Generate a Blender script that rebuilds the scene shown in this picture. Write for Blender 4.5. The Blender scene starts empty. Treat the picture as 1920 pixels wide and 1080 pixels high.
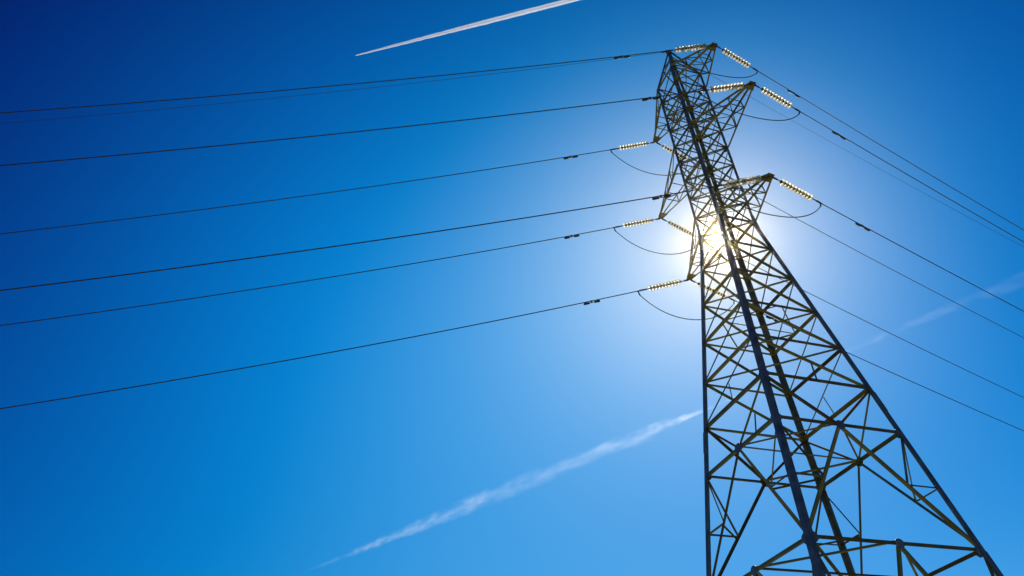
import bpy, bmesh, math, random
from mathutils import Vector, Matrix
random.seed(7)
scene = bpy.context.scene
COL = scene.collection
rad = math.radians

# ------------------------------------------------------------------ camera, sky, sun, exposure
cam_data = bpy.data.cameras.new('camera')
cam = bpy.data.objects.new('camera', cam_data)
COL.objects.link(cam)
cam_data.sensor_width = 36.0
cam_data.lens = 36.0 * 1445.34 / 1920.0
cam_data.clip_start = 0.1
cam_data.clip_end = 200000.0
_r = Vector((0.9441589, -0.32389803, -0.06044864)).normalized()
_u = Vector((-0.16046923, -0.61225472, 0.77420526)).normalized()
_f = Vector((0.28777352, 0.72127264, 0.63004141)).normalized()
cam.matrix_world = Matrix(((_r.x, _u.x, -_f.x, -15.819), (_r.y, _u.y, -_f.y, -17.158), (_r.z, _u.z, -_f.z, 1.6), (0, 0, 0, 1)))
scene.camera = cam

SUN_EL, SUN_AZ = 39.558, 41.793
SUN_DIR = Vector((math.sin(rad(SUN_AZ)) * math.cos(rad(SUN_EL)), math.cos(rad(SUN_AZ)) * math.cos(rad(SUN_EL)), math.sin(rad(SUN_EL))))

world = bpy.data.worlds.new('World')
scene.world = world
world.use_nodes = True
wt = world.node_tree
for n in list(wt.nodes):
    wt.nodes.remove(n)
def wn(kind): return wt.nodes.new(kind)
def wl(a, b): wt.links.new(a, b)
def wmath(op, a, b=None, clamp=False):
    n = wn('ShaderNodeMath'); n.operation = op; n.use_clamp = clamp
    for i, v in enumerate((a, b)):
        if v is None: continue
        if isinstance(v, (int, float)): n.inputs[i].default_value = v
        else: wl(v, n.inputs[i])
    return n.outputs[0]
def wsoft(x, eps):
    # smooth version of max(x, 0)
    return wmath('MULTIPLY', wmath('ADD', x, wmath('SQRT', wmath('ADD', wmath('MULTIPLY', x, x), eps * eps))), 0.5)
sky = wn('ShaderNodeTexSky')
sky.sky_type = 'NISHITA'; sky.sun_disc = False
sky.sun_elevation = rad(SUN_EL); sky.sun_rotation = rad(SUN_AZ)
sky.altitude = 0; sky.air_density = 1.0; sky.dust_density = 0.3; sky.ozone_density = 3.0
geo = wn('ShaderNodeTexCoord')
def wdot(v):
    n = wn('ShaderNodeVectorMath'); n.operation = 'DOT_PRODUCT'
    wl(geo.outputs['Generated'], n.inputs[0]); n.inputs[1].default_value = v
    return n.outputs['Value']
cosang = wdot(SUN_DIR)
ang = wmath('MULTIPLY', wmath('ARCCOSINE', wmath('MINIMUM', cosang, 1.0)), 180.0 / math.pi)
wide = wmath('EXPONENT', wmath('DIVIDE', ang, -22.79))          # broad scattering round the sun
near = wmath('EXPONENT', wmath('DIVIDE', ang, -4.5))         # bright aureole
# an added broad lobe brightens the sky to the left of the sun
a2, e2 = 0.1341, 0.682
side_lobe_dir = Vector((math.sin(a2) * math.cos(e2), math.cos(a2) * math.cos(e2), math.sin(e2)))
side_lobe = wmath('EXPONENT', wmath('DIVIDE', wmath('SUBTRACT', 1.0, wdot(side_lobe_dir)), -0.0758))
sep = wn('ShaderNodeSeparateColor'); wl(sky.outputs[0], sep.inputs[0])
G = (0.6558, 0.7137, 1.2481); PW = (2.1838, 1.6288, 0.6709); OF = (0.057, 0.0476, 0.4861)
AA = (0.0, 0.1398, 0.3062); BB = (0.68, 0.42, 0.03); CC = (0.7717, 0.4164, 0.0865)
comb = wn('ShaderNodeCombineColor')
for k in range(3):
    base = wmath('MULTIPLY', wmath('POWER', wmath('MULTIPLY', sep.outputs[k], 0.1), PW[k]), G[k])
    base = wmath('MULTIPLY', base, wmath('ADD', wmath('MULTIPLY', side_lobe, 4 * CC[k]), 1.0))
    base = wsoft(wmath('SUBTRACT', base, OF[k]), 0.012 if k == 0 else 0.004)
    tot = wmath('ADD', base, wmath('ADD', wmath('MULTIPLY', wide, AA[k]), wmath('MULTIPLY', near, BB[k])))
    if k == 0: tot = wsoft(wmath('SUBTRACT', tot, 0.009), 0.006)
    disc = wmath('LESS_THAN', ang, 0.29)
    tot = wmath('ADD', tot, wmath('MULTIPLY', disc, (60.0, 57.0, 50.0)[k]))
    wl(wmath('MULTIPLY', tot, 10.0), comb.inputs[k])
bg = wn('ShaderNodeBackground'); bg.inputs[1].default_value = 0.1
wl(comb.outputs[0], bg.inputs[0])
wo = wn('ShaderNodeOutputWorld'); wl(bg.outputs[0], wo.inputs[0])

SUN_E = 4.5
sun_data = bpy.data.lights.new('sun', 'SUN')
sun_data.energy = SUN_E; sun_data.angle = rad(0.53); sun_data.color = (1.0, 0.95, 0.86)
sun = bpy.data.objects.new('sun', sun_data); COL.objects.link(sun)
sun.rotation_euler = SUN_DIR.to_track_quat('Z', 'Y').to_euler()
sun.location = (0, 0, 60)

vs = scene.view_settings
vs.view_transform = 'Standard'; vs.look = 'None'; vs.exposure = 0.0; vs.gamma = 1.0
vs.use_curve_mapping = False
scene.cycles.use_denoising = True

HAZE_D, HAZE_G = 0.00011, 0.988
# ------------------------------------------------------------------ helpers
def tag(o, label=None, cat=None, group=None, kind=None):
    if label: o['label'] = label
    if cat: o['category'] = cat
    if group: o['group'] = group
    if kind: o['kind'] = kind
    return o
def empty(name, loc=(0, 0, 0), mat=None):
    o = bpy.data.objects.new(name, None); COL.objects.link(o)
    o.empty_display_size = 0.3
    if mat is not None: o.matrix_world = mat
    else: o.location = loc
    return o
def link_mesh(name, me, parent=None, mat=None):
    o = bpy.data.objects.new(name, me); COL.objects.link(o)
    if mat is not None and not me.materials: me.materials.append(mat)
    if parent: o.parent = parent
    return o
class MB:
    def __init__(self): self.v = []; self.f = []; self.smooth = []
    def add(self, verts, faces, smooth=False):
        b = len(self.v); self.v += [tuple(x) for x in verts]
        self.f += [tuple(b + i for i in fc) for fc in faces]
        self.smooth += [smooth] * len(faces)
    def prism(self, p, q, prof, a, b):
        """extrude the 2-D profile (list of (s,t) along a,b) from p to q"""
        n = len(prof)
        vs_ = [p + a * s + b * t for s, t in prof] + [q + a * s + b * t for s, t in prof]
        fs = [(i, (i + 1) % n, n + (i + 1) % n, n + i) for i in range(n)]
        fs += [tuple(range(n - 1, -1, -1)), tuple(range(n, 2 * n))]
        self.add(vs_, fs)
    def angle(self, p, q, w, t, inward, centre=0.5, off=0.0, flip=False):
        """steel angle along p-q: one leg flat in the face, one pointing along inward"""
        p, q = Vector(p), Vector(q)
        d = (q - p).normalized()
        b = Vector(inward); b = (b - d * b.dot(d)).normalized()
        a = d.cross(b)
        if flip: a = -a
        p = p + b * off; q = q + b * off
        prof = [(-w * centre, 0), (w * (1 - centre), 0), (w * (1 - centre), t), (-w * centre + t, t), (-w * centre + t, w), (-w * centre, w)]
        self.prism(p, q, prof, a, b)
    def leg(self, p, q, w, t, a, b):
        prof = [(0, 0), (w, 0), (w, t), (t, t), (t, w), (0, w)]
        self.prism(Vector(p), Vector(q), prof, Vector(a), Vector(b))
    def plate(self, c, a, b, n, poly, th):
        """flat plate: poly in (a,b) round c, from c to c + n*th"""
        c, a, b, n = Vector(c), Vector(a), Vector(b), Vector(n)
        k = len(poly)
        vs_ = [c + a * s + b * t for s, t in poly] + [c + a * s + b * t + n * th for s, t in poly]
        fs = [tuple(range(k - 1, -1, -1)), tuple(range(k, 2 * k))] + [(i, (i + 1) % k, k + (i + 1) % k, k + i) for i in range(k)]
        self.add(vs_, fs)
    def tube(self, pts, r, n=8, smooth=True, caps=True):
        pts = [Vector(p) for p in pts]
        rings = []
        up0 = Vector((0, 0, 1))
        for i, p in enumerate(pts):
            d = (pts[min(i + 1, len(pts) - 1)] - pts[max(i - 1, 0)]).normalized()
            s = d.cross(up0 if abs(d.z) < 0.95 else Vector((1, 0, 0))).normalized()
            u = s.cross(d)
            rr = r[i] if isinstance(r, (list, tuple)) else r
            rings.append([p + (s * math.cos(2 * math.pi * k / n) + u * math.sin(2 * math.pi * k / n)) * rr for k in range(n)])
        vs_ = [v for rg in rings for v in rg]
        fs = []
        for i in range(len(pts) - 1):
            for k in range(n):
                fs.append((i * n + k, i * n + (k + 1) % n, (i + 1) * n + (k + 1) % n, (i + 1) * n + k))
        if caps:
            fs.append(tuple(range(n - 1, -1, -1))); fs.append(tuple((len(pts) - 1) * n + k for k in range(n)))
        self.add(vs_, fs, smooth)
    def lathe_x(self, prof, n=20, smooth=True):
        """revolve (x, r) round the x axis"""
        vs_ = []; fs = []
        for x, r in prof:
            for k in range(n):
                a = 2 * math.pi * k / n
                vs_.append((x, r * math.cos(a), r * math.sin(a)))
        for i in range(len(prof) - 1):
            for k in range(n):
                fs.append((i * n + k, (i + 1) * n + k, (i + 1) * n + (k + 1) % n, i * n + (k + 1) % n))
        self.add(vs_, fs, smooth)
    def mesh(self, name, mat=None):
        me = bpy.data.meshes.new(name)
        me.from_pydata(self.v, [], self.f)
        me.polygons.foreach_set('use_smooth', self.smooth)
        bm = bmesh.new(); bm.from_mesh(me); bmesh.ops.recalc_face_normals(bm, faces=bm.faces); bm.to_mesh(me); bm.free()
        if mat: me.materials.append(mat)
        me.update()
        return me
    def build(self, name, mat, parent=None):
        return link_mesh(name, self.mesh(name, mat), parent)

# ------------------------------------------------------------------ materials
def steel(name, c1, c2, metallic=0.35, rough=0.5, scale=3.0):
    m = bpy.data.materials.new(name); m.use_nodes = True
    nt = m.node_tree; bs = nt.nodes['Principled BSDF']
    tc = nt.nodes.new('ShaderNodeTexCoord')
    no = nt.nodes.new('ShaderNodeTexNoise'); no.inputs['Scale'].default_value = scale; no.inputs['Detail'].default_value = 5
    nt.links.new(tc.outputs['Object'], no.inputs['Vector'])
    cr = nt.nodes.new('ShaderNodeValToRGB')
    cr.color_ramp.elements[0].position = 0.35; cr.color_ramp.elements[0].color = (*c1, 1)
    cr.color_ramp.elements[1].position = 0.68; cr.color_ramp.elements[1].color = (*c2, 1)
    nt.links.new(no.outputs[0], cr.inputs[0]); nt.links.new(cr.outputs[0], bs.inputs['Base Color'])
    mr = nt.nodes.new('ShaderNodeMapRange'); mr.inputs['To Min'].default_value = rough - 0.1; mr.inputs['To Max'].default_value = rough + 0.15
    nt.links.new(no.outputs[0], mr.inputs[0]); nt.links.new(mr.outputs[0], bs.inputs['Roughness'])
    bs.inputs['Metallic'].default_value = metallic
    bs.inputs['Specular IOR Level'].default_value = 0.25
    return m
M_LEG = steel('galvanised_leg_steel', (0.10, 0.13, 0.155), (0.20, 0.245, 0.28), 0.6, 0.42)
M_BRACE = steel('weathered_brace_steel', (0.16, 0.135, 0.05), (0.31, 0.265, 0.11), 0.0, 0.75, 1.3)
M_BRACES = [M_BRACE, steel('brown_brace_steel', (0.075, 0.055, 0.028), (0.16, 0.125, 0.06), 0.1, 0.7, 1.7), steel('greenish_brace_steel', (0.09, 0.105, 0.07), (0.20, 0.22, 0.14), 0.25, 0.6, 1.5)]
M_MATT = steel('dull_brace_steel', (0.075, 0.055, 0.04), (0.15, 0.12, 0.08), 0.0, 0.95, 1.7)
M_MATT.node_tree.nodes['Principled BSDF'].inputs['Specular IOR Level'].default_value = 0.05
BRACE_RNG = random.Random(5)
M_PLATE = steel('rusty_plate_steel', (0.16, 0.10, 0.05), (0.30, 0.21, 0.10), 0.2, 0.6, 6.0)
M_FIT = steel('dark_fitting_iron', (0.035, 0.033, 0.03), (0.07, 0.065, 0.06), 0.3, 0.5, 8.0)
M_CABLE = steel('dull_aluminium_cable', (0.03, 0.03, 0.03), (0.06, 0.06, 0.06), 0.1, 0.7, 8.0)
M_CAP = steel('insulator_cap_iron', (0.06, 0.05, 0.035), (0.12, 0.10, 0.06), 0.2, 0.55, 9.0)
M_CONC = steel('grey_concrete', (0.25, 0.24, 0.22), (0.36, 0.35, 0.32), 0.0, 0.85, 5.0)

M_GLASS = bpy.data.materials.new('toughened_glass'); M_GLASS.use_nodes = True
nt = M_GLASS.node_tree
for n in list(nt.nodes): nt.nodes.remove(n)
tr = nt.nodes.new('ShaderNodeBsdfTranslucent'); tr.inputs[0].default_value = (0.98, 0.95, 0.86, 1)
rf = nt.nodes.new('ShaderNodeBsdfRefraction'); rf.inputs[0].default_value = (1.0, 0.95, 0.82, 1); rf.inputs['Roughness'].default_value = 0.42; rf.inputs['IOR'].default_value = 1.25
gl = nt.nodes.new('ShaderNodeBsdfGlossy'); gl.inputs['Roughness'].default_value = 0.15
m1 = nt.nodes.new('ShaderNodeMixShader'); m1.inputs[0].default_value = 0.3
m2 = nt.nodes.new('ShaderNodeMixShader'); m2.inputs[0].default_value = 0.06
ou = nt.nodes.new('ShaderNodeOutputMaterial')
nt.links.new(tr.outputs[0], m1.inputs[1]); nt.links.new(rf.outputs[0], m1.inputs[2])
nt.links.new(m1.outputs[0], m2.inputs[1]); nt.links.new(gl.outputs[0], m2.inputs[2]); nt.links.new(m2.outputs[0], ou.inputs[0])

M_GROUND = bpy.data.materials.new('dry_meadow'); M_GROUND.use_nodes = True
nt = M_GROUND.node_tree; bs = nt.nodes['Principled BSDF']; bs.inputs['Roughness'].default_value = 0.95
tc = nt.nodes.new('ShaderNodeTexCoord')
n1 = nt.nodes.new('ShaderNodeTexNoise'); n1.inputs['Scale'].default_value = 0.15; n1.inputs['Detail'].default_value = 12
n1.inputs['Roughness'].default_value = 0.7
nt.links.new(tc.outputs['Object'], n1.inputs['Vector'])
cr = nt.nodes.new('ShaderNodeValToRGB')
cr.color_ramp.elements[0].position = 0.3; cr.color_ramp.elements[0].color = (0.17, 0.175, 0.035, 1)
cr.color_ramp.elements[1].position = 0.7; cr.color_ramp.elements[1].color = (0.30, 0.275, 0.07, 1)
nt.links.new(n1.outputs[0], cr.inputs[0]); nt.links.new(cr.outputs[0], bs.inputs['Base Color'])
bp = nt.nodes.new('ShaderNodeBump'); bp.inputs['Strength'].default_value = 0.6
n2 = nt.nodes.new('ShaderNodeTexNoise'); n2.inputs['Scale'].default_value = 8; n2.inputs['Detail'].default_value = 6
nt.links.new(tc.outputs['Object'], n2.inputs['Vector']); nt.links.new(n2.outputs[0], bp.inputs['Height']); nt.links.new(bp.outputs[0], bs.inputs['Normal'])

# ------------------------------------------------------------------ ground
g = MB()
rings = [0, 8, 20, 45, 100, 250, 700, 2000, 6000, 20000, 60000]
NS = 48
vs_ = [(0, 0, 0)]; fs = []
for r in rings[1:]:
    for k in range(NS):
        a = 2 * math.pi * k / NS
        vs_.append((r * math.cos(a), r * math.sin(a), 0))
for k in range(NS): fs.append((0, 1 + k, 1 + (k + 1) % NS))
for i in range(len(rings) - 2):
    for k in range(NS):
        b = 1 + i * NS
        fs.append((b + k, b + NS + k, b + NS + (k + 1) % NS, b + (k + 1) % NS))
g.add(vs_, fs)
ground = g.build('ground', M_GROUND)
tag(ground, 'dry meadow ground under the pylon', 'ground', kind='structure')

# ------------------------------------------------------------------ lattice tower
S = 0.65
def Z(z): return (z + 5.2593) * S + 1.6
zD, zC, zB, zA, zZ, zY, zX, zW, zV, zU, zT, zP = [Z(z) for z in (4.984, 10.574, 13.058, 15.482, 17.893, 20.309, 22.698, 25.0, 31.561, 37.812, 39.403, 43.063)]
wD, wW, wT = 4.089 * S + 0.04, 1.119 * S, 1.117 * S
ASP = 0.873
ARM = {'low': 4.512 * S, 'mid': 5.793 * S, 'top': 4.209 * S}
DEPTH = 1.6 * S
def hw(z):
    if z <= zW: return wW + (wD - wW) * (zW - z) / (zW - zD)
    if z <= zT: return wW + (wT - wW) * (z - zW) / (zT - zW)
    return wT + (0.05 - wT) * (z - zT) / (zP - zT)
SG = {'N': (-1, -1), 'R': (1, -1), 'F': (1, 1), 'L': (-1, 1)}
def corner(k, z):
    # nodes lie on the leg centre lines: the outer corner of the angle stands half a flange outside
    w = hw(z); sx, sy = SG[k]
    e = 0.07 if z <= zW else 0.07 + (0.05 - 0.07) * (z - zW) / (zT - zW) if z <= zT else 0.05 * max(0.0, (zP - z) / (zP - zT))
    return Vector((sx * (w + e), sy * (w * ASP + e), z))
FACES = {'NR': ('N', 'R', Vector((0, 1, 0))), 'RF': ('R', 'F', Vector((-1, 0, 0))), 'FL': ('F', 'L', Vector((0, -1, 0))), 'LN': ('L', 'N', Vector((1, 0, 0)))}
# each single diagonal runs from its upper leg down to its lower leg
DIAG = {'NR': ('N', 'R'), 'LN': ('N', 'L'), 'RF': ('R', 'F'), 'FL': ('L', 'F')}

tower = empty('lattice_tower', (0, 0, 0))
tag(tower, 'tall steel lattice pylon with six crossarms, standing in front of the sun', 'pylon')
LEGW = 0.165
for k in SG:
    sx, sy = SG[k]
    a = Vector((-sx, 0, 0)); b = Vector((0, -sy, 0))
    m = MB()
    m.leg(corner(k, 0.15), corner(k, zD - 0.4), LEGW + 0.01, 0.016, a, b)
    m.leg(corner(k, zD - 0.4), corner(k, zW), LEGW, 0.015, a, b)
    m.leg(corner(k, zW), corner(k, zT), 0.125, 0.012, a, b)
    # splice covers bolted outside the leg where two lengths meet
    for zs in (zD - 0.4, zB - 0.5, zW):
        p, q = corner(k, zs - 0.35), corner(k, zs + 0.35)
        o = Vector((sx, sy, 0)) * 0.012
        m.leg(p + o, q + o, LEGW + 0.005 if zs < zW else 0.13, 0.0112, a, b)
    m.build('leg', M_LEG, tower)
    f = MB()
    c = corner(k, 0.0)
    f.tube([c + Vector((0, 0, -0.5)), c + Vector((0, 0, 0.05)), c + Vector((0, 0, 0.22)), c + Vector((0, 0, 0.3))], [0.55, 0.55, 0.42, 0.34], 20, False)
    f.build('concrete_footing', M_CONC, tower)

def beam(name, p, q, w, inward, off, t=None, trim=0.05, mat=None, flip=False, parent=None):
    p, q = Vector(p), Vector(q); d = (q - p).normalized()
    m = MB(); m.angle(p + d * trim, q - d * trim, w, t or max(0.005, w * 0.09), inward, 0.5, off, flip)
    return m.build(name, mat or BRACE_RNG.choices(M_BRACES, (5, 2, 2))[0], parent or tower)
def gusset(c, a, n, sz, th=0.011, off=0.0155, poly=None):
    a = a.normalized(); n = n.normalized(); b = n.cross(a)
    if b.z < 0: b = -b
    s = sz
    poly = poly or [(-s, -0.45 * s), (-0.45 * s, -s), (0.45 * s, -s), (s, -0.45 * s), (s, 0.5 * s), (0.4 * s, 0.9 * s), (-0.4 * s, 0.9 * s), (-s, 0.5 * s)]
    m = MB(); m.plate(c + n * off, a, b, n, poly, th)
    m.build('gusset_plate', M_LEG, tower)
def fmid(f, z):
    a, b, n = FACES[f]
    return (corner(a, z) + corner(b, z)) * 0.5

W2, V2 = zW + DEPTH, zV + DEPTH
lower = [zC, zB, zA, zZ, zY, zX, zW]
upper = [zW, W2, W2 + (zV - W2) / 3, W2 + 2 * (zV - W2) / 3, zV, V2, V2 + (zU - V2) / 3, V2 + 2 * (zU - V2) / 3, zU, zT]
levels = [zD] + lower + upper[1:]
for z in levels:
    big = 0.082 if z == zD else 0.09 if z == zC else 0.095 if z <= zB else 0.085 if z <= zW else 0.062
    for f, (a, b, n) in FACES.items():
        beam('horizontal_beam', corner(a, z), corner(b, z), big * (1.2 if f == 'NR' and z <= zW else 1.0), n, 0.028, flip=(f in ('NR', 'RF')), mat=M_BRACES[1] if f == 'NR' else None)  # shade of the camera-side face put into a darker brown steel
        if z <= zW + 0.01 or z in (zV, zU):
            s = 0.14 if z == zD else 0.115 if z <= zB else 0.1 if z <= zW else 0.11
            for kk, (ka, kb) in enumerate(((a, b), (b, a))):
                d = (corner(kb, z) - corner(ka, z)).normalized()
                gusset(corner(ka, z) + d * (s * 1.05), d, n, s)
# single diagonals of the upper panels
pan = list(zip(lower[1:-1], lower[2:])) + list(zip(upper[:-1], upper[1:]))
for i, (z0, z1) in enumerate(pan):
    for f, (hi, lo) in DIAG.items():
        n = FACES[f][2]
        thick = f in ('NR', 'FL')
        w = (0.07 if thick else 0.05) if z1 <= zW + .01 else 0.045
        if z0 >= zW - .01 and i % 2 == 0: hi, lo = lo, hi
        beam('diagonal_brace', corner(hi, z1), corner(lo, z0), w, n, 0.037)
        if z0 >= zW - .01 and z0 < zU - .1:
            beam('counter_brace', corner(lo, z1), corner(hi, z0), 0.036, n, -0.008 - 0.036)
# V panel B-C and inverted V panels C-D, D-ground
for f, (a, b, n) in FACES.items():
    mC, mD = fmid(f, zC), fmid(f, zD)
    for k in (a, b):
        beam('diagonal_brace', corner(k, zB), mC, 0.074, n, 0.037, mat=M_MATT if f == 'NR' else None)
        beam('diagonal_brace', mC, corner(k, zD), 0.082, n, 0.037)
        beam('diagonal_brace', mD, corner(k, 0.4), 0.082, n, 0.037)
    d = corner(b, zC) - corner(a, zC)
    gusset(mC, d, n, 0.15); gusset(mD, d, n, 0.13)
    # hangers from the diagonal to the beam below in the panel above
    hi, lo = DIAG[f]
    for z1, z0 in ((zA, zB),):
        beam('redundant_strut', (corner(hi, z1) + corner(lo, z0)) * 0.5, fmid(f, z0), 0.036, n, 0.044)
# redundant struts round every leg
for k in SG:
    adj = [f for f, (a, b, n) in FACES.items() if k in (a, b)]
    for zt, zb in ((zC, zD), (zD, 0.4)):
        zm = (zt + zb) / 2; m_ = corner(k, zm); ps = []
        for f in adj:
            n = FACES[f][2]
            p = (fmid(f, zt) + corner(k, zb)) * 0.5; ps.append(p)
            w = 0.046 if zt == zC else 0.06
            beam('redundant_strut', m_, p, w, n, 0.046)
            beam('redundant_strut', corner(k, zt), p, w, n, 0.052)
        beam('redundant_strut', ps[0], ps[1], 0.044, Vector((0, 0, -1)), 0.05)
# horizontal plan bracing: R-L ties, and a diamond between the face middles
for z in (zA, zZ, zY, zX, zW):
    beam('plan_brace', corner('R', z), corner('L', z), 0.048, Vector((0, 0, 1)), 0.03, trim=0.1)
for z in (zD, zC, zZ):
    ms = {f: fmid(f, z) for f in FACES}
    w = 0.07 if z == zD else 0.055 if z == zC else 0.042
    for f, h in (('NR', 'RF'), ('RF', 'FL'), ('FL', 'LN'), ('LN', 'NR')):
        beam('plan_brace', ms[f], ms[h], w, Vector((0, 0, 1)), 0.03, trim=0.06)
    beam('plan_brace', ms['LN'], ms['RF'], w, Vector((0, 0, 1)), 0.04, trim=0.06)
for z in upper[1:-1]:
    beam('plan_brace', corner('R', z), corner('L', z), 0.036, Vector((0, 0, 1)), 0.03, trim=0.1)
    beam('plan_brace', corner('N', z), corner('F', z), 0.036, Vector((0, 0, 1)), 0.04, trim=0.1)
# peak
pk = MB()
for k in SG:
    sx, sy = SG[k]
    pk.leg(corner(k, zT), corner(k, zP - 0.05), 0.085, 0.008, Vector((-sx, 0, 0)), Vector((0, -sy, 0)))
peak = pk.build('peak', M_LEG, tower)
zpm = zT + (zP - zT) * 0.45
for f, (a, b, n) in FACES.items():
    hi, lo = DIAG[f]
    beam('peak_brace', corner(hi, zpm), corner(lo, zT), 0.045, n, 0.02, parent=peak)
    beam('peak_brace', corner(a, zpm), corner(b, zpm), 0.04, n, 0.014, parent=peak)
m = MB(); m.plate(Vector((-0.16, -0.006, zP - 0.02)), Vector((1, 0, 0)), Vector((0, 0, 1)), Vector((0, 1, 0)), [(0, 0), (0.1, -0.22), (0.22, -0.22), (0.32, 0), (0.26, 0.09), (0.06, 0.09)], 0.012)
m.build('peak_plate', M_PLATE, peak)

# ------------------------------------------------------------------ crossarms
TIP = {}
for name, zb in (('low', zW), ('mid', zV), ('top', zU)):
    for side in (-1, 1):
        ks = ('N', 'R') if side < 0 else ('L', 'F')
        tip = Vector((0, side * ARM[name], zb)); TIP[(name, side)] = tip
        zt = zb + DEPTH
        e = 0.075
        lo = [corner(k, zb) for k in ks]; up = [corner(k, zt) for k in ks]
        tl = [tip + Vector((sx * e, 0, 0)) for sx in (-1, 1)]
        tu = [tip + Vector((sx * e * 0.8, -side * 0.06, 0.10)) for sx in (-1, 1)]
        m = MB()
        for i in (0, 1):
            sx = (-1, 1)[i]
            m.angle(lo[i], tl[i], 0.07, 0.007, Vector((0, 0, 1)), 0.5, 0.0, flip=(i == 0) == (side < 0))
            m.angle(up[i], tu[i], 0.06, 0.006, Vector((-sx, 0, 0)), 0.5, 0.0)
        arm = m.build('crossarm', M_BRACE, tower)
        B = lambda p, q, w, inw, off: beam('arm_brace', p, q, w, inw, off, trim=0.02, parent=arm)
        fr = [0.34, 0.64]
        L = [[lo[i].lerp(tl[i], t) for t in [0] + fr] for i in (0, 1)]
        U = [[up[i].lerp(tu[i], t) for t in [0] + fr] for i in (0, 1)]
        for j in (1, 2):
            B(L[0][j], L[1][j], 0.045, Vector((0, 0, 1)), 0.012)
            B(U[0][j], U[1][j], 0.036, Vector((0, 0, -1)), 0.012)
            for i in (0, 1):
                inw = Vector(((1, -1)[i], 0, 0))
                B(L[i][j], U[i][j], 0.036, inw, 0.010)
                B(U[i][j - 1], L[i][j], 0.036, inw, 0.016)
        B(L[0][0], L[1][1], 0.04, Vector((0, 0, 1)), 0.018)
        B(L[1][1], L[0][2], 0.036, Vector((0, 0, 1)), 0.018)
        B(U[0][0], U[1][1], 0.036, Vector((0, 0, -1)), 0.018)
        h = MB()
        h.plate(tip + Vector((0, 0, -0.020)), Vector((1, 0, 0)), Vector((0, -side, 0)), Vector((0, 0, 1)),
                [(-0.11, -0.07), (0.11, -0.07), (0.13, 0.06), (0.20, 0.30), (-0.20, 0.30), (-0.13, 0.06)], 0.012)
        h.plate(tip + Vector((-0.10, -0.006, -0.035)), Vector((1, 0, 0)), Vector((0, 0, 1)), Vector((0, 1, 0)),
                [(0, 0), (0.06, -0.06), (0.14, -0.06), (0.20, 0), (0.20, 0.14), (0, 0.14)], 0.012)
        h.build('hanger_plate', M_PLATE, arm)

# ------------------------------------------------------------------ wires: measured curves (azimuth, start slope, curvature)
WIRE = {('l', 'top', -1): (0.2264, -0.2909, 1.0866), ('l', 'mid', -1): (0.2230, -0.2882, 1.0965), ('l', 'low', -1): (0.2236, -0.2880, 1.1239),
        ('l', 'top', 1): (0.2335, -0.2975, 1.0745), ('l', 'mid', 1): (0.2277, -0.2925, 1.0964), ('l', 'low', 1): (0.2263, -0.2909, 1.1117),
        ('r', 'top', -1): (0.1829, -0.1463, 0.6062), ('r', 'mid', -1): (0.1779, -0.1444, 0.6056), ('r', 'low', -1): (0.1751, -0.1423, 0.6152),
        ('r', 'top', 1): (0.1878, -0.1487, 0.6328), ('r', 'mid', 1): (0.1879, -0.1496, 0.6153), ('r', 'low', 1): (0.1768, -0.1418, 0.6203)}
def wpt(tip, w, lr, t):
    a, s, c = w
    sg = -1 if lr == 'l' else 1
    return Vector((tip.x + sg * t * math.cos(a), tip.y + t * math.sin(a), tip.z - 0.06 + s * t + c * 1e-3 / S * t * t))
def wdir(tip, w, lr, t):
    return (wpt(tip, w, lr, t + 0.05) - wpt(tip, w, lr, t - 0.05)).normalized()
def frame(p, d):
    y = Vector((0, 0, 1)).cross(d).normalized(); z = d.cross(y)
    return Matrix(((d.x, y.x, z.x, p.x), (d.y, y.y, z.y, p.y), (d.z, y.z, z.z, p.z), (0, 0, 0, 1)))
def wire_pts(tip, w, lr, t0):
    span = -w[1] / (w[2] * 1e-3 / S)
    ts = [t0]; t = t0
    while t < span:
        t = min(span, t + (0.8 if t < 30 else 4.0)); ts.append(t)
    return [wpt(tip, w, lr, t) for t in ts]

SIDE = {-1: 'right', 1: 'left'}            # where the arm points in the photograph
LR = {'l': 'left', 'r': 'right'}
ORD = {'top': 'top', 'mid': 'middle', 'low': 'lowest'}
ARMN = {(a, s): '%s %s-hand' % (ORD[a], SIDE[s]) for a in ORD for s in SIDE}

# master insulator string, x along the string from the arm tip
T0, PITCH, NDISC, TEND = 0.43, 0.146, 10, 2.28
disc_me = MB()
prof = [(0.018, 0.030), (0.020, 0.055), (0.026, 0.085), (0.036, 0.110), (0.050, 0.125), (0.058, 0.1275), (0.062, 0.122), (0.056, 0.108), (0.060, 0.096), (0.070, 0.090), (0.060, 0.080), (0.058, 0.066), (0.070, 0.058), (0.060, 0.046), (0.052, 0.030)]
disc_me.lathe_x([(x * 1.3 - 0.006, rr) for x, rr in prof], 22)
disc_me = disc_me.mesh('glass_disc', M_GLASS)
cap_me = MB()
cap_me.lathe_x([(-0.042, 0.0001), (-0.042, 0.022), (-0.034, 0.046), (-0.012, 0.056), (0.010, 0.062), (0.024, 0.066), (0.030, 0.062), (0.030, 0.0001)], 14)
cap_me.lathe_x([(0.030, 0.020), (0.102, 0.020), (0.104, 0.0001)], 10)
cap_me = cap_me.mesh('metal_cap', M_CAP)
sh = MB()
sh.tube([(0.0, 0, 0), (0.10, 0, 0)], 0.026, 10)
sh.plate((0.06, -0.024, -0.03), Vector((1, 0, 0)), Vector((0, 0, 1)), Vector((0, 1, 0)), [(0, 0), (0.2, 0.008), (0.2, 0.052), (0, 0.06)], 0.012)
sh.plate((0.06, 0.012, -0.03), Vector((1, 0, 0)), Vector((0, 0, 1)), Vector((0, 1, 0)), [(0, 0), (0.2, 0.008), (0.2, 0.052), (0, 0.06)], 0.012)
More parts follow.
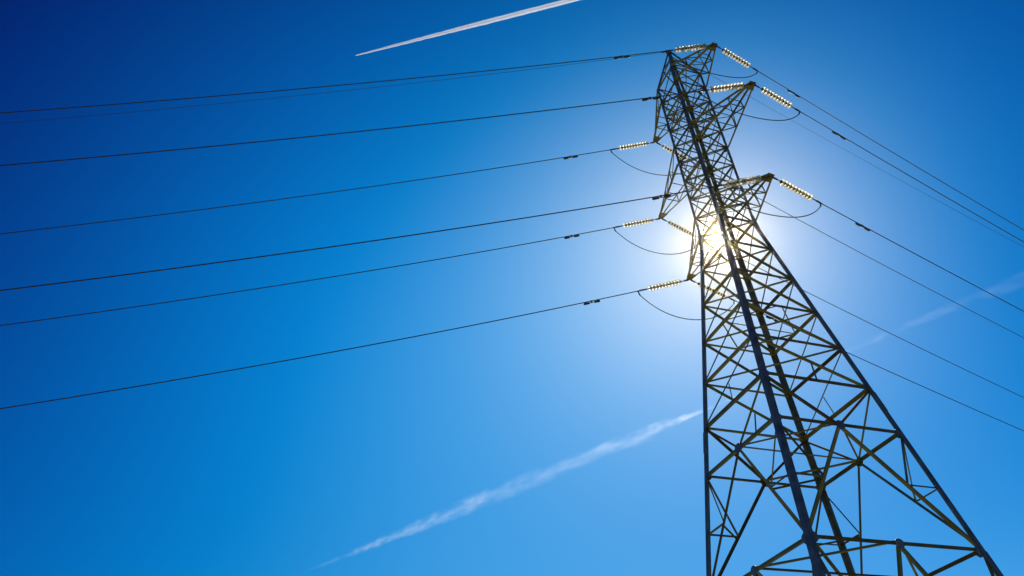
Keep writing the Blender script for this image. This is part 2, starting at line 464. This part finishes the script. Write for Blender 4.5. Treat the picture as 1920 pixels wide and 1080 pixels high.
sh.tube([(0.22, 0, 0), (T0 - 0.03, 0, 0)], 0.016, 10)
sh_me = sh.mesh('shackle', M_FIT)
XE = T0 + NDISC * PITCH
dc = MB()
dc.tube([(XE - 0.05, 0, 0), (XE + 0.08, 0, 0)], 0.018, 10)
dc.plate((XE + 0.05, -0.008, -0.035), Vector((1, 0, 0)), Vector((0, 0, 1)), Vector((0, 1, 0)), [(0, 0.01), (0.16, 0), (0.16, 0.07), (0, 0.06)], 0.016)
dc.tube([(XE + 0.19, 0, 0), (XE + 0.21, 0, 0), (TEND - 0.04, 0, 0), (TEND + 0.12, 0, 0)], [0.022, 0.034, 0.034, 0.022], 12)
dc_me = dc.mesh('dead_end_clamp', M_FIT)

first = True
for arm in ('top', 'mid', 'low'):
    for side in (-1, 1):
        tip = TIP[(arm, side)]
        for lr in 'lr':
            w = WIRE[(lr, arm, side)]
            p0 = wpt(tip, w, lr, 0.02); d = wdir(tip, w, lr, 1.1)
            st = empty('insulator_string', mat=frame(p0, d))
            tag(st, 'glass disc insulator string pulling %s from the %s crossarm tip' % (LR[lr], ARMN[(arm, side)]),
                'insulator', 'glass insulator strings at the crossarm tips')
            link_mesh('shackle', sh_me, st)
            for i in range(NDISC):
                dk = link_mesh('glass_disc', disc_me, st); dk.location = (T0 + i * PITCH, 0, 0)
                ck = link_mesh('metal_cap', cap_me, dk)
            link_mesh('dead_end_clamp', dc_me, st)

RC = 0.0185
for arm in ('top', 'mid', 'low'):
    for side in (-1, 1):
        tip = TIP[(arm, side)]
        for lr in 'lr':
            w = WIRE[(lr, arm, side)]
            m = MB(); m.tube(wire_pts(tip, w, lr, TEND + 0.06), RC, 6)
            o = m.build('power_cable', M_CABLE)
            tag(o, 'dark power cable running %s from the insulators of the %s crossarm' % (LR[lr], ARMN[(arm, side)]),
                'power cable', 'conductors strung from the pylon')
for lr, w in (('l', (0.2349, -0.2973, 1.0141)), ('r', (0.1661, -0.1395, 0.5968))):
    m = MB(); m.tube(wire_pts(Vector((0, 0, zP + 0.05)), w, lr, 0.10), 0.0085, 6)
    o = m.build('earth_wire', M_CABLE)
    tag(o, 'thin faint earth wire running %s from the very peak of the pylon' % LR[lr], 'earth wire', 'earth wires from the peak')
    k = MB(); p = Vector((0, 0, zP + 0.05)); q0 = wpt(p, w, lr, 0.04); q1 = wpt(p, w, lr, 0.42)
    k.tube([q0, q0.lerp(q1, .15), q0.lerp(q1, .8), q1], [0.02, 0.034, 0.034, 0.012], 8)
    k.build('wire_clamp', M_FIT, o)

# jumper loops joining the two dead ends under each arm tip
SAG = {('top', -1): 0.95, ('mid', -1): 0.95, ('low', -1): 0.95, ('top', 1): 0.95, ('mid', 1): 0.95, ('low', 1): 0.95}
for arm in ('top', 'mid', 'low'):
    for side in (-1, 1):
        tip = TIP[(arm, side)]
        ends = []
        for lr in 'lr':
            w = WIRE[(lr, arm, side)]
            ends.append(wpt(tip, w, lr, TEND) + Vector((0, 0, -0.03)))
        a, b = ends
        drop = 0.16
        a2_, b2_ = a + Vector((0.05, 0, -drop)), b + Vector((-0.05, 0, -drop))
        sag = SAG[(arm, side)]
        pts = []
        for i in range(33):
            t = i / 32.0
            p = a2_.lerp(b2_, t); x = 2 * t - 1
            p.z -= sag * (1 - (0.75 * x * x + 0.25 * x ** 4))
            p.y += 0.10 * math.sin(math.pi * t) * side
            pts.append(p)
        m = MB(); m.tube(pts, 0.018, 6)
        o = m.build('jumper_cable', M_CABLE)
        tag(o, 'slack jumper cable looping below the tip of the %s crossarm' % ARMN[(arm, side)], 'jumper cable', 'jumper loops under the crossarm tips')
        for e, f2 in ((a, pts[0]), (b, pts[-1])):
            k = MB(); k.tube([e + Vector((0, 0, 0.02)), e.lerp(f2, 0.4), f2, f2 + (f2 - e) * 0.15], [0.026, 0.026, 0.030, 0.022], 8)
            k.build('jumper_lug', M_FIT, o)

# vibration dampers: two weights on a short stranded bar clamped under the cable
wgt = MB(); wgt.lathe_x([(-0.13, 0.0001), (-0.13, 0.026), (-0.10, 0.040), (0.06, 0.046), (0.12, 0.040), (0.13, 0.02), (0.13, 0.0001)], 14)
wgt_me = wgt.mesh('damper_weight', M_FIT)
bar = MB(); bar.tube([(-0.22, 0, -0.075), (-0.1, 0, -0.07), (0, 0, -0.066), (0.1, 0, -0.07), (0.22, 0, -0.075)], 0.012, 8)
bar_me = bar.mesh('messenger_bar', M_FIT)
cl = MB(); cl.tube([(-0.05, 0, 0), (-0.04, 0, 0), (0.04, 0, 0), (0.05, 0, 0)], [0.022, 0.03, 0.03, 0.022], 10)
cl.plate((-0.025, -0.012, -0.09), Vector((1, 0, 0)), Vector((0, 0, 1)), Vector((0, 1, 0)), [(0, 0), (0.05, 0), (0.05, 0.09), (0, 0.09)], 0.024)
cl_me = cl.mesh('damper_clamp', M_FIT)
for arm in ('top', 'mid', 'low'):
    for side in (-1, 1):
        tip = TIP[(arm, side)]
        for lr in 'lr':
            w = WIRE[(lr, arm, side)]
            tc_ = 4.25 if lr == 'l' else 4.35
            dm = empty('vibration_damper', mat=frame(wpt(tip, w, lr, tc_), wdir(tip, w, lr, tc_)))
            tag(dm, 'black two-weight damper on the cable running %s from the %s crossarm' % (LR[lr], ARMN[(arm, side)]),
                'vibration damper', 'dampers clamped to the cables')
            link_mesh('messenger_bar', bar_me, dm); link_mesh('damper_clamp', cl_me, dm)
            for s in (-1, 1):
                o = link_mesh('damper_weight', wgt_me, dm); o.location = (s * 0.22, 0, -0.078)
                if s < 0: o.rotation_euler = (0, 0, math.pi)

# ------------------------------------------------------------------ contrails: ice cloud nine kilometres up
def contrail_mat(name, nodes_fn, aniso, step):
    m = bpy.data.materials.new(name); m.use_nodes = True
    nt = m.node_tree
    for n in list(nt.nodes): nt.nodes.remove(n)
    def mth(op, a, b=None, clamp=False):
        n = nt.nodes.new('ShaderNodeMath'); n.operation = op; n.use_clamp = clamp
        for i, v in enumerate((a, b)):
            if v is None: continue
            if isinstance(v, (int, float)): n.inputs[i].default_value = v
            else: nt.links.new(v, n.inputs[i])
        return n.outputs[0]
    tc = nt.nodes.new('ShaderNodeTexCoord')
    sp = nt.nodes.new('ShaderNodeSeparateXYZ'); nt.links.new(tc.outputs['Object'], sp.inputs[0])
    dens = nodes_fn(nt, mth, tc, sp)
    sc_ = nt.nodes.new('ShaderNodeVolumeScatter')
    sc_.inputs['Color'].default_value = (1, 1, 1, 1); sc_.inputs['Anisotropy'].default_value = aniso
    nt.links.new(dens, sc_.inputs['Density'])
    ou = nt.nodes.new('ShaderNodeOutputMaterial'); nt.links.new(sc_.outputs[0], ou.inputs['Volume'])
    try: m.cycles.volume_step_rate = step
    except Exception: pass
    return m
def ramp(nt, fac, stops):
    cr = nt.nodes.new('ShaderNodeValToRGB'); el = cr.color_ramp.elements
    while len(el) < len(stops): el.new(0.5)
    for e, (p, v) in zip(el, stops): e.position = p; e.color = (v, v, v, 1)
    nt.links.new(fac, cr.inputs[0])
    return cr.outputs[0]
def noise(nt, mth, tc, scale3, detail, rough=0.6):
    mp = nt.nodes.new('ShaderNodeMapping'); mp.inputs['Scale'].default_value = scale3
    nt.links.new(tc.outputs['Object'], mp.inputs['Vector'])
    no = nt.nodes.new('ShaderNodeTexNoise'); no.inputs['Scale'].default_value = 1.0; no.inputs['Detail'].default_value = detail
    no.inputs['Roughness'].default_value = rough
    nt.links.new(mp.outputs[0], no.inputs['Vector'])
    return no
CAMZ = Vector((-15.819, -17.158, 1.6))
def xframe(p, q):
    d = (q - p).normalized()
    return frame(p, d), (q - p).length

# fresh trail: two thin strands merging into one band
H = 9000.0
P0 = CAMZ + Vector((0.05476556, 0.68761392, 1.0)) * H
P1 = CAMZ + Vector((0.323873, 0.514366, 1.0)) * H
P1 = P0 + (P1 - P0) * 1.9
mw, LEN = xframe(P0, P1)
R_END = 36.0
def fresh(nt, mth, tc, sp):
    xf = mth('DIVIDE', sp.outputs['X'], LEN, True)
    R = mth('ADD', mth('MULTIPLY', mth('POWER', mth('MINIMUM', mth('DIVIDE', xf, 0.34), 1.0), 0.8), R_END - 8.0), 8.0)
    no = noise(nt, mth, tc, (1 / 110.0, 1 / 26.0, 1 / 26.0), 6, 0.7)
    wob = mth('MULTIPLY', mth('SUBTRACT', no.outputs[0], 0.5), 0.9)
    tot = None
    for s in (-1, 1):
        yy = mth('ADD', mth('DIVIDE', sp.outputs['Y'], R), s * 0.42)
        zz = mth('ADD', mth('DIVIDE', sp.outputs['Z'], R), wob)
        rr = mth('ADD', mth('MULTIPLY', yy, yy), mth('MULTIPLY', zz, zz))
        d = mth('MAXIMUM', mth('SUBTRACT', 1.0, mth('DIVIDE', rr, 0.27)), 0.0)
        tot = d if tot is None else mth('ADD', tot, d)
    tot = mth('MULTIPLY', tot, ramp(nt, no.outputs[0], [(0.30, 0.45), (0.62, 1.0)]))
    return mth('MULTIPLY', tot, mth('DIVIDE', 2.6, R))
mat = contrail_mat('fresh_ice_trail', fresh, 0.5, 0.02)
m = MB()
N = 50
m.tube([(LEN * i / N, 0, 0) for i in range(N + 1)], [(8 + (R_END - 8) * min(1.0, i / N / 0.34) ** 0.8) * 1.15 for i in range(N + 1)], 14, False)
o = m.build('contrail', mat); o.matrix_world = mw
tag(o, 'bright sharp white vapour trail crossing the dark blue sky at the top', 'contrail', 'vapour trails')

# old trail: wide, torn and faint
Q0 = CAMZ + Vector((0.24041, 2.89696, 1.0)) * H
Q1 = CAMZ + Vector((1.65304, 0.62697, 1.0)) * H
mw, LEN2 = xframe(Q0, Q1)
RS = [(0.0, 51), (0.0438, 63), (0.1064, 109), (0.1656, 153), (0.2396, 215), (0.3002, 285), (0.4037, 270), (0.4761, 229), (0.5432, 192), (0.581, 132), (0.6114, 65), (0.6348, 49), (0.7172, 46), (0.7677, 67), (0.8149, 101), (0.8593, 140), (0.9091, 189), (1.0, 227)]
RMAX = 560.0
DS = [(0.0, 0.015), (0.0438, 0.046), (0.1064, 0.153), (0.1656, 0.408), (0.2396, 0.306), (0.3002, 0.316), (0.4037, 0.23), (0.4761, 0.23), (0.5432, 0.331), (0.581, 0.459), (0.6114, 0.574), (0.6348, 0.223), (0.7172, 0.076), (0.7677, 0.099), (0.8149, 0.085), (0.8593, 0.065), (0.9091, 0.065), (1.0, 0.036)]
def old(nt, mth, tc, sp):
    xf = mth('DIVIDE', sp.outputs['X'], LEN2, True)
    R = mth('MULTIPLY', ramp(nt, xf, [(p, v / RMAX) for p, v in RS]), RMAX)
    n0 = noise(nt, mth, tc, (1 / 1100.0, 1 / 600.0, 1 / 600.0), 3)
    n1 = noise(nt, mth, tc, (1 / 330.0, 1 / 120.0, 1 / 120.0), 8, 0.7)
    n2 = noise(nt, mth, tc, (1 / 900.0, 1 / 260.0, 1 / 260.0), 4, 0.6)
    sa = nt.nodes.new('ShaderNodeSeparateColor'); nt.links.new(n0.outputs[1], sa.inputs[0])
    sb = nt.nodes.new('ShaderNodeSeparateColor'); nt.links.new(n1.outputs[1], sb.inputs[0])
    off = []
    for k in (0, 1):
        off.append(mth('ADD', mth('MULTIPLY', mth('SUBTRACT', sa.outputs[k], 0.5), 1.3), mth('MULTIPLY', mth('SUBTRACT', sb.outputs[k], 0.5), 1.7)))
    yy = mth('ADD', mth('DIVIDE', sp.outputs['Y'], R), off[0])
    zz = mth('ADD', mth('DIVIDE', sp.outputs['Z'], R), off[1])
    rr = mth('ADD', mth('MULTIPLY', yy, yy), mth('MULTIPLY', zz, zz))
    d = mth('MAXIMUM', mth('SUBTRACT', 1.0, mth('DIVIDE', rr, 0.85)), 0.0)
    d = mth('MULTIPLY', d, ramp(nt, n1.outputs[0], [(0.40, 0.10), (0.62, 1.0)]))
    d = mth('MULTIPLY', d, ramp(nt, n2.outputs[0], [(0.38, 0.02), (0.60, 1.0)]))
    d = mth('MULTIPLY', d, ramp(nt, xf, DS))
    return mth('MULTIPLY', d, mth('DIVIDE', 0.75, R))
mat2 = contrail_mat('old_ice_trail', old, 0.5, 0.02)
m = MB()
def rs(x):
    for (a, va), (b, vb) in zip(RS, RS[1:]):
        if a <= x <= b: return va + (vb - va) * (x - a) / (b - a)
    return RS[-1][1]
N = 60
m.tube([(LEN2 * i / N, 0, 0) for i in range(N + 1)], [rs(i / N) * 1.4 for i in range(N + 1)], 14, False)
o = m.build('contrail', mat2); o.matrix_world = mw
tag(o, 'faint spread-out old vapour trail low in the sky, passing behind the pylon', 'contrail', 'vapour trails')

# ------------------------------------------------------------------ haze: added forward-scattering volume round the scene, imitating lens glare of the sun
hz = MB()
X = 64000.0
c8 = [(x, y, z) for x in (-X, X) for y in (-X, X) for z in (-1.0, 40.0)]
hz.add(c8, [(0, 1, 3, 2), (4, 6, 7, 5), (0, 4, 5, 1), (2, 3, 7, 6), (0, 2, 6, 4), (1, 5, 7, 3)])
M_HAZE = bpy.data.materials.new('glare_haze'); M_HAZE.use_nodes = True
nt = M_HAZE.node_tree
for n in list(nt.nodes): nt.nodes.remove(n)
pv = nt.nodes.new('ShaderNodeVolumePrincipled')
pv.inputs['Color'].default_value = (1.0, 0.86, 0.60, 1); pv.inputs['Density'].default_value = HAZE_D
pv.inputs['Anisotropy'].default_value = HAZE_G
ou = nt.nodes.new('ShaderNodeOutputMaterial'); nt.links.new(pv.outputs[0], ou.inputs['Volume'])
haze = hz.build('haze', M_HAZE)
tag(haze, 'added haze imitating sun glare round the pylon', 'haze', kind='stuff')
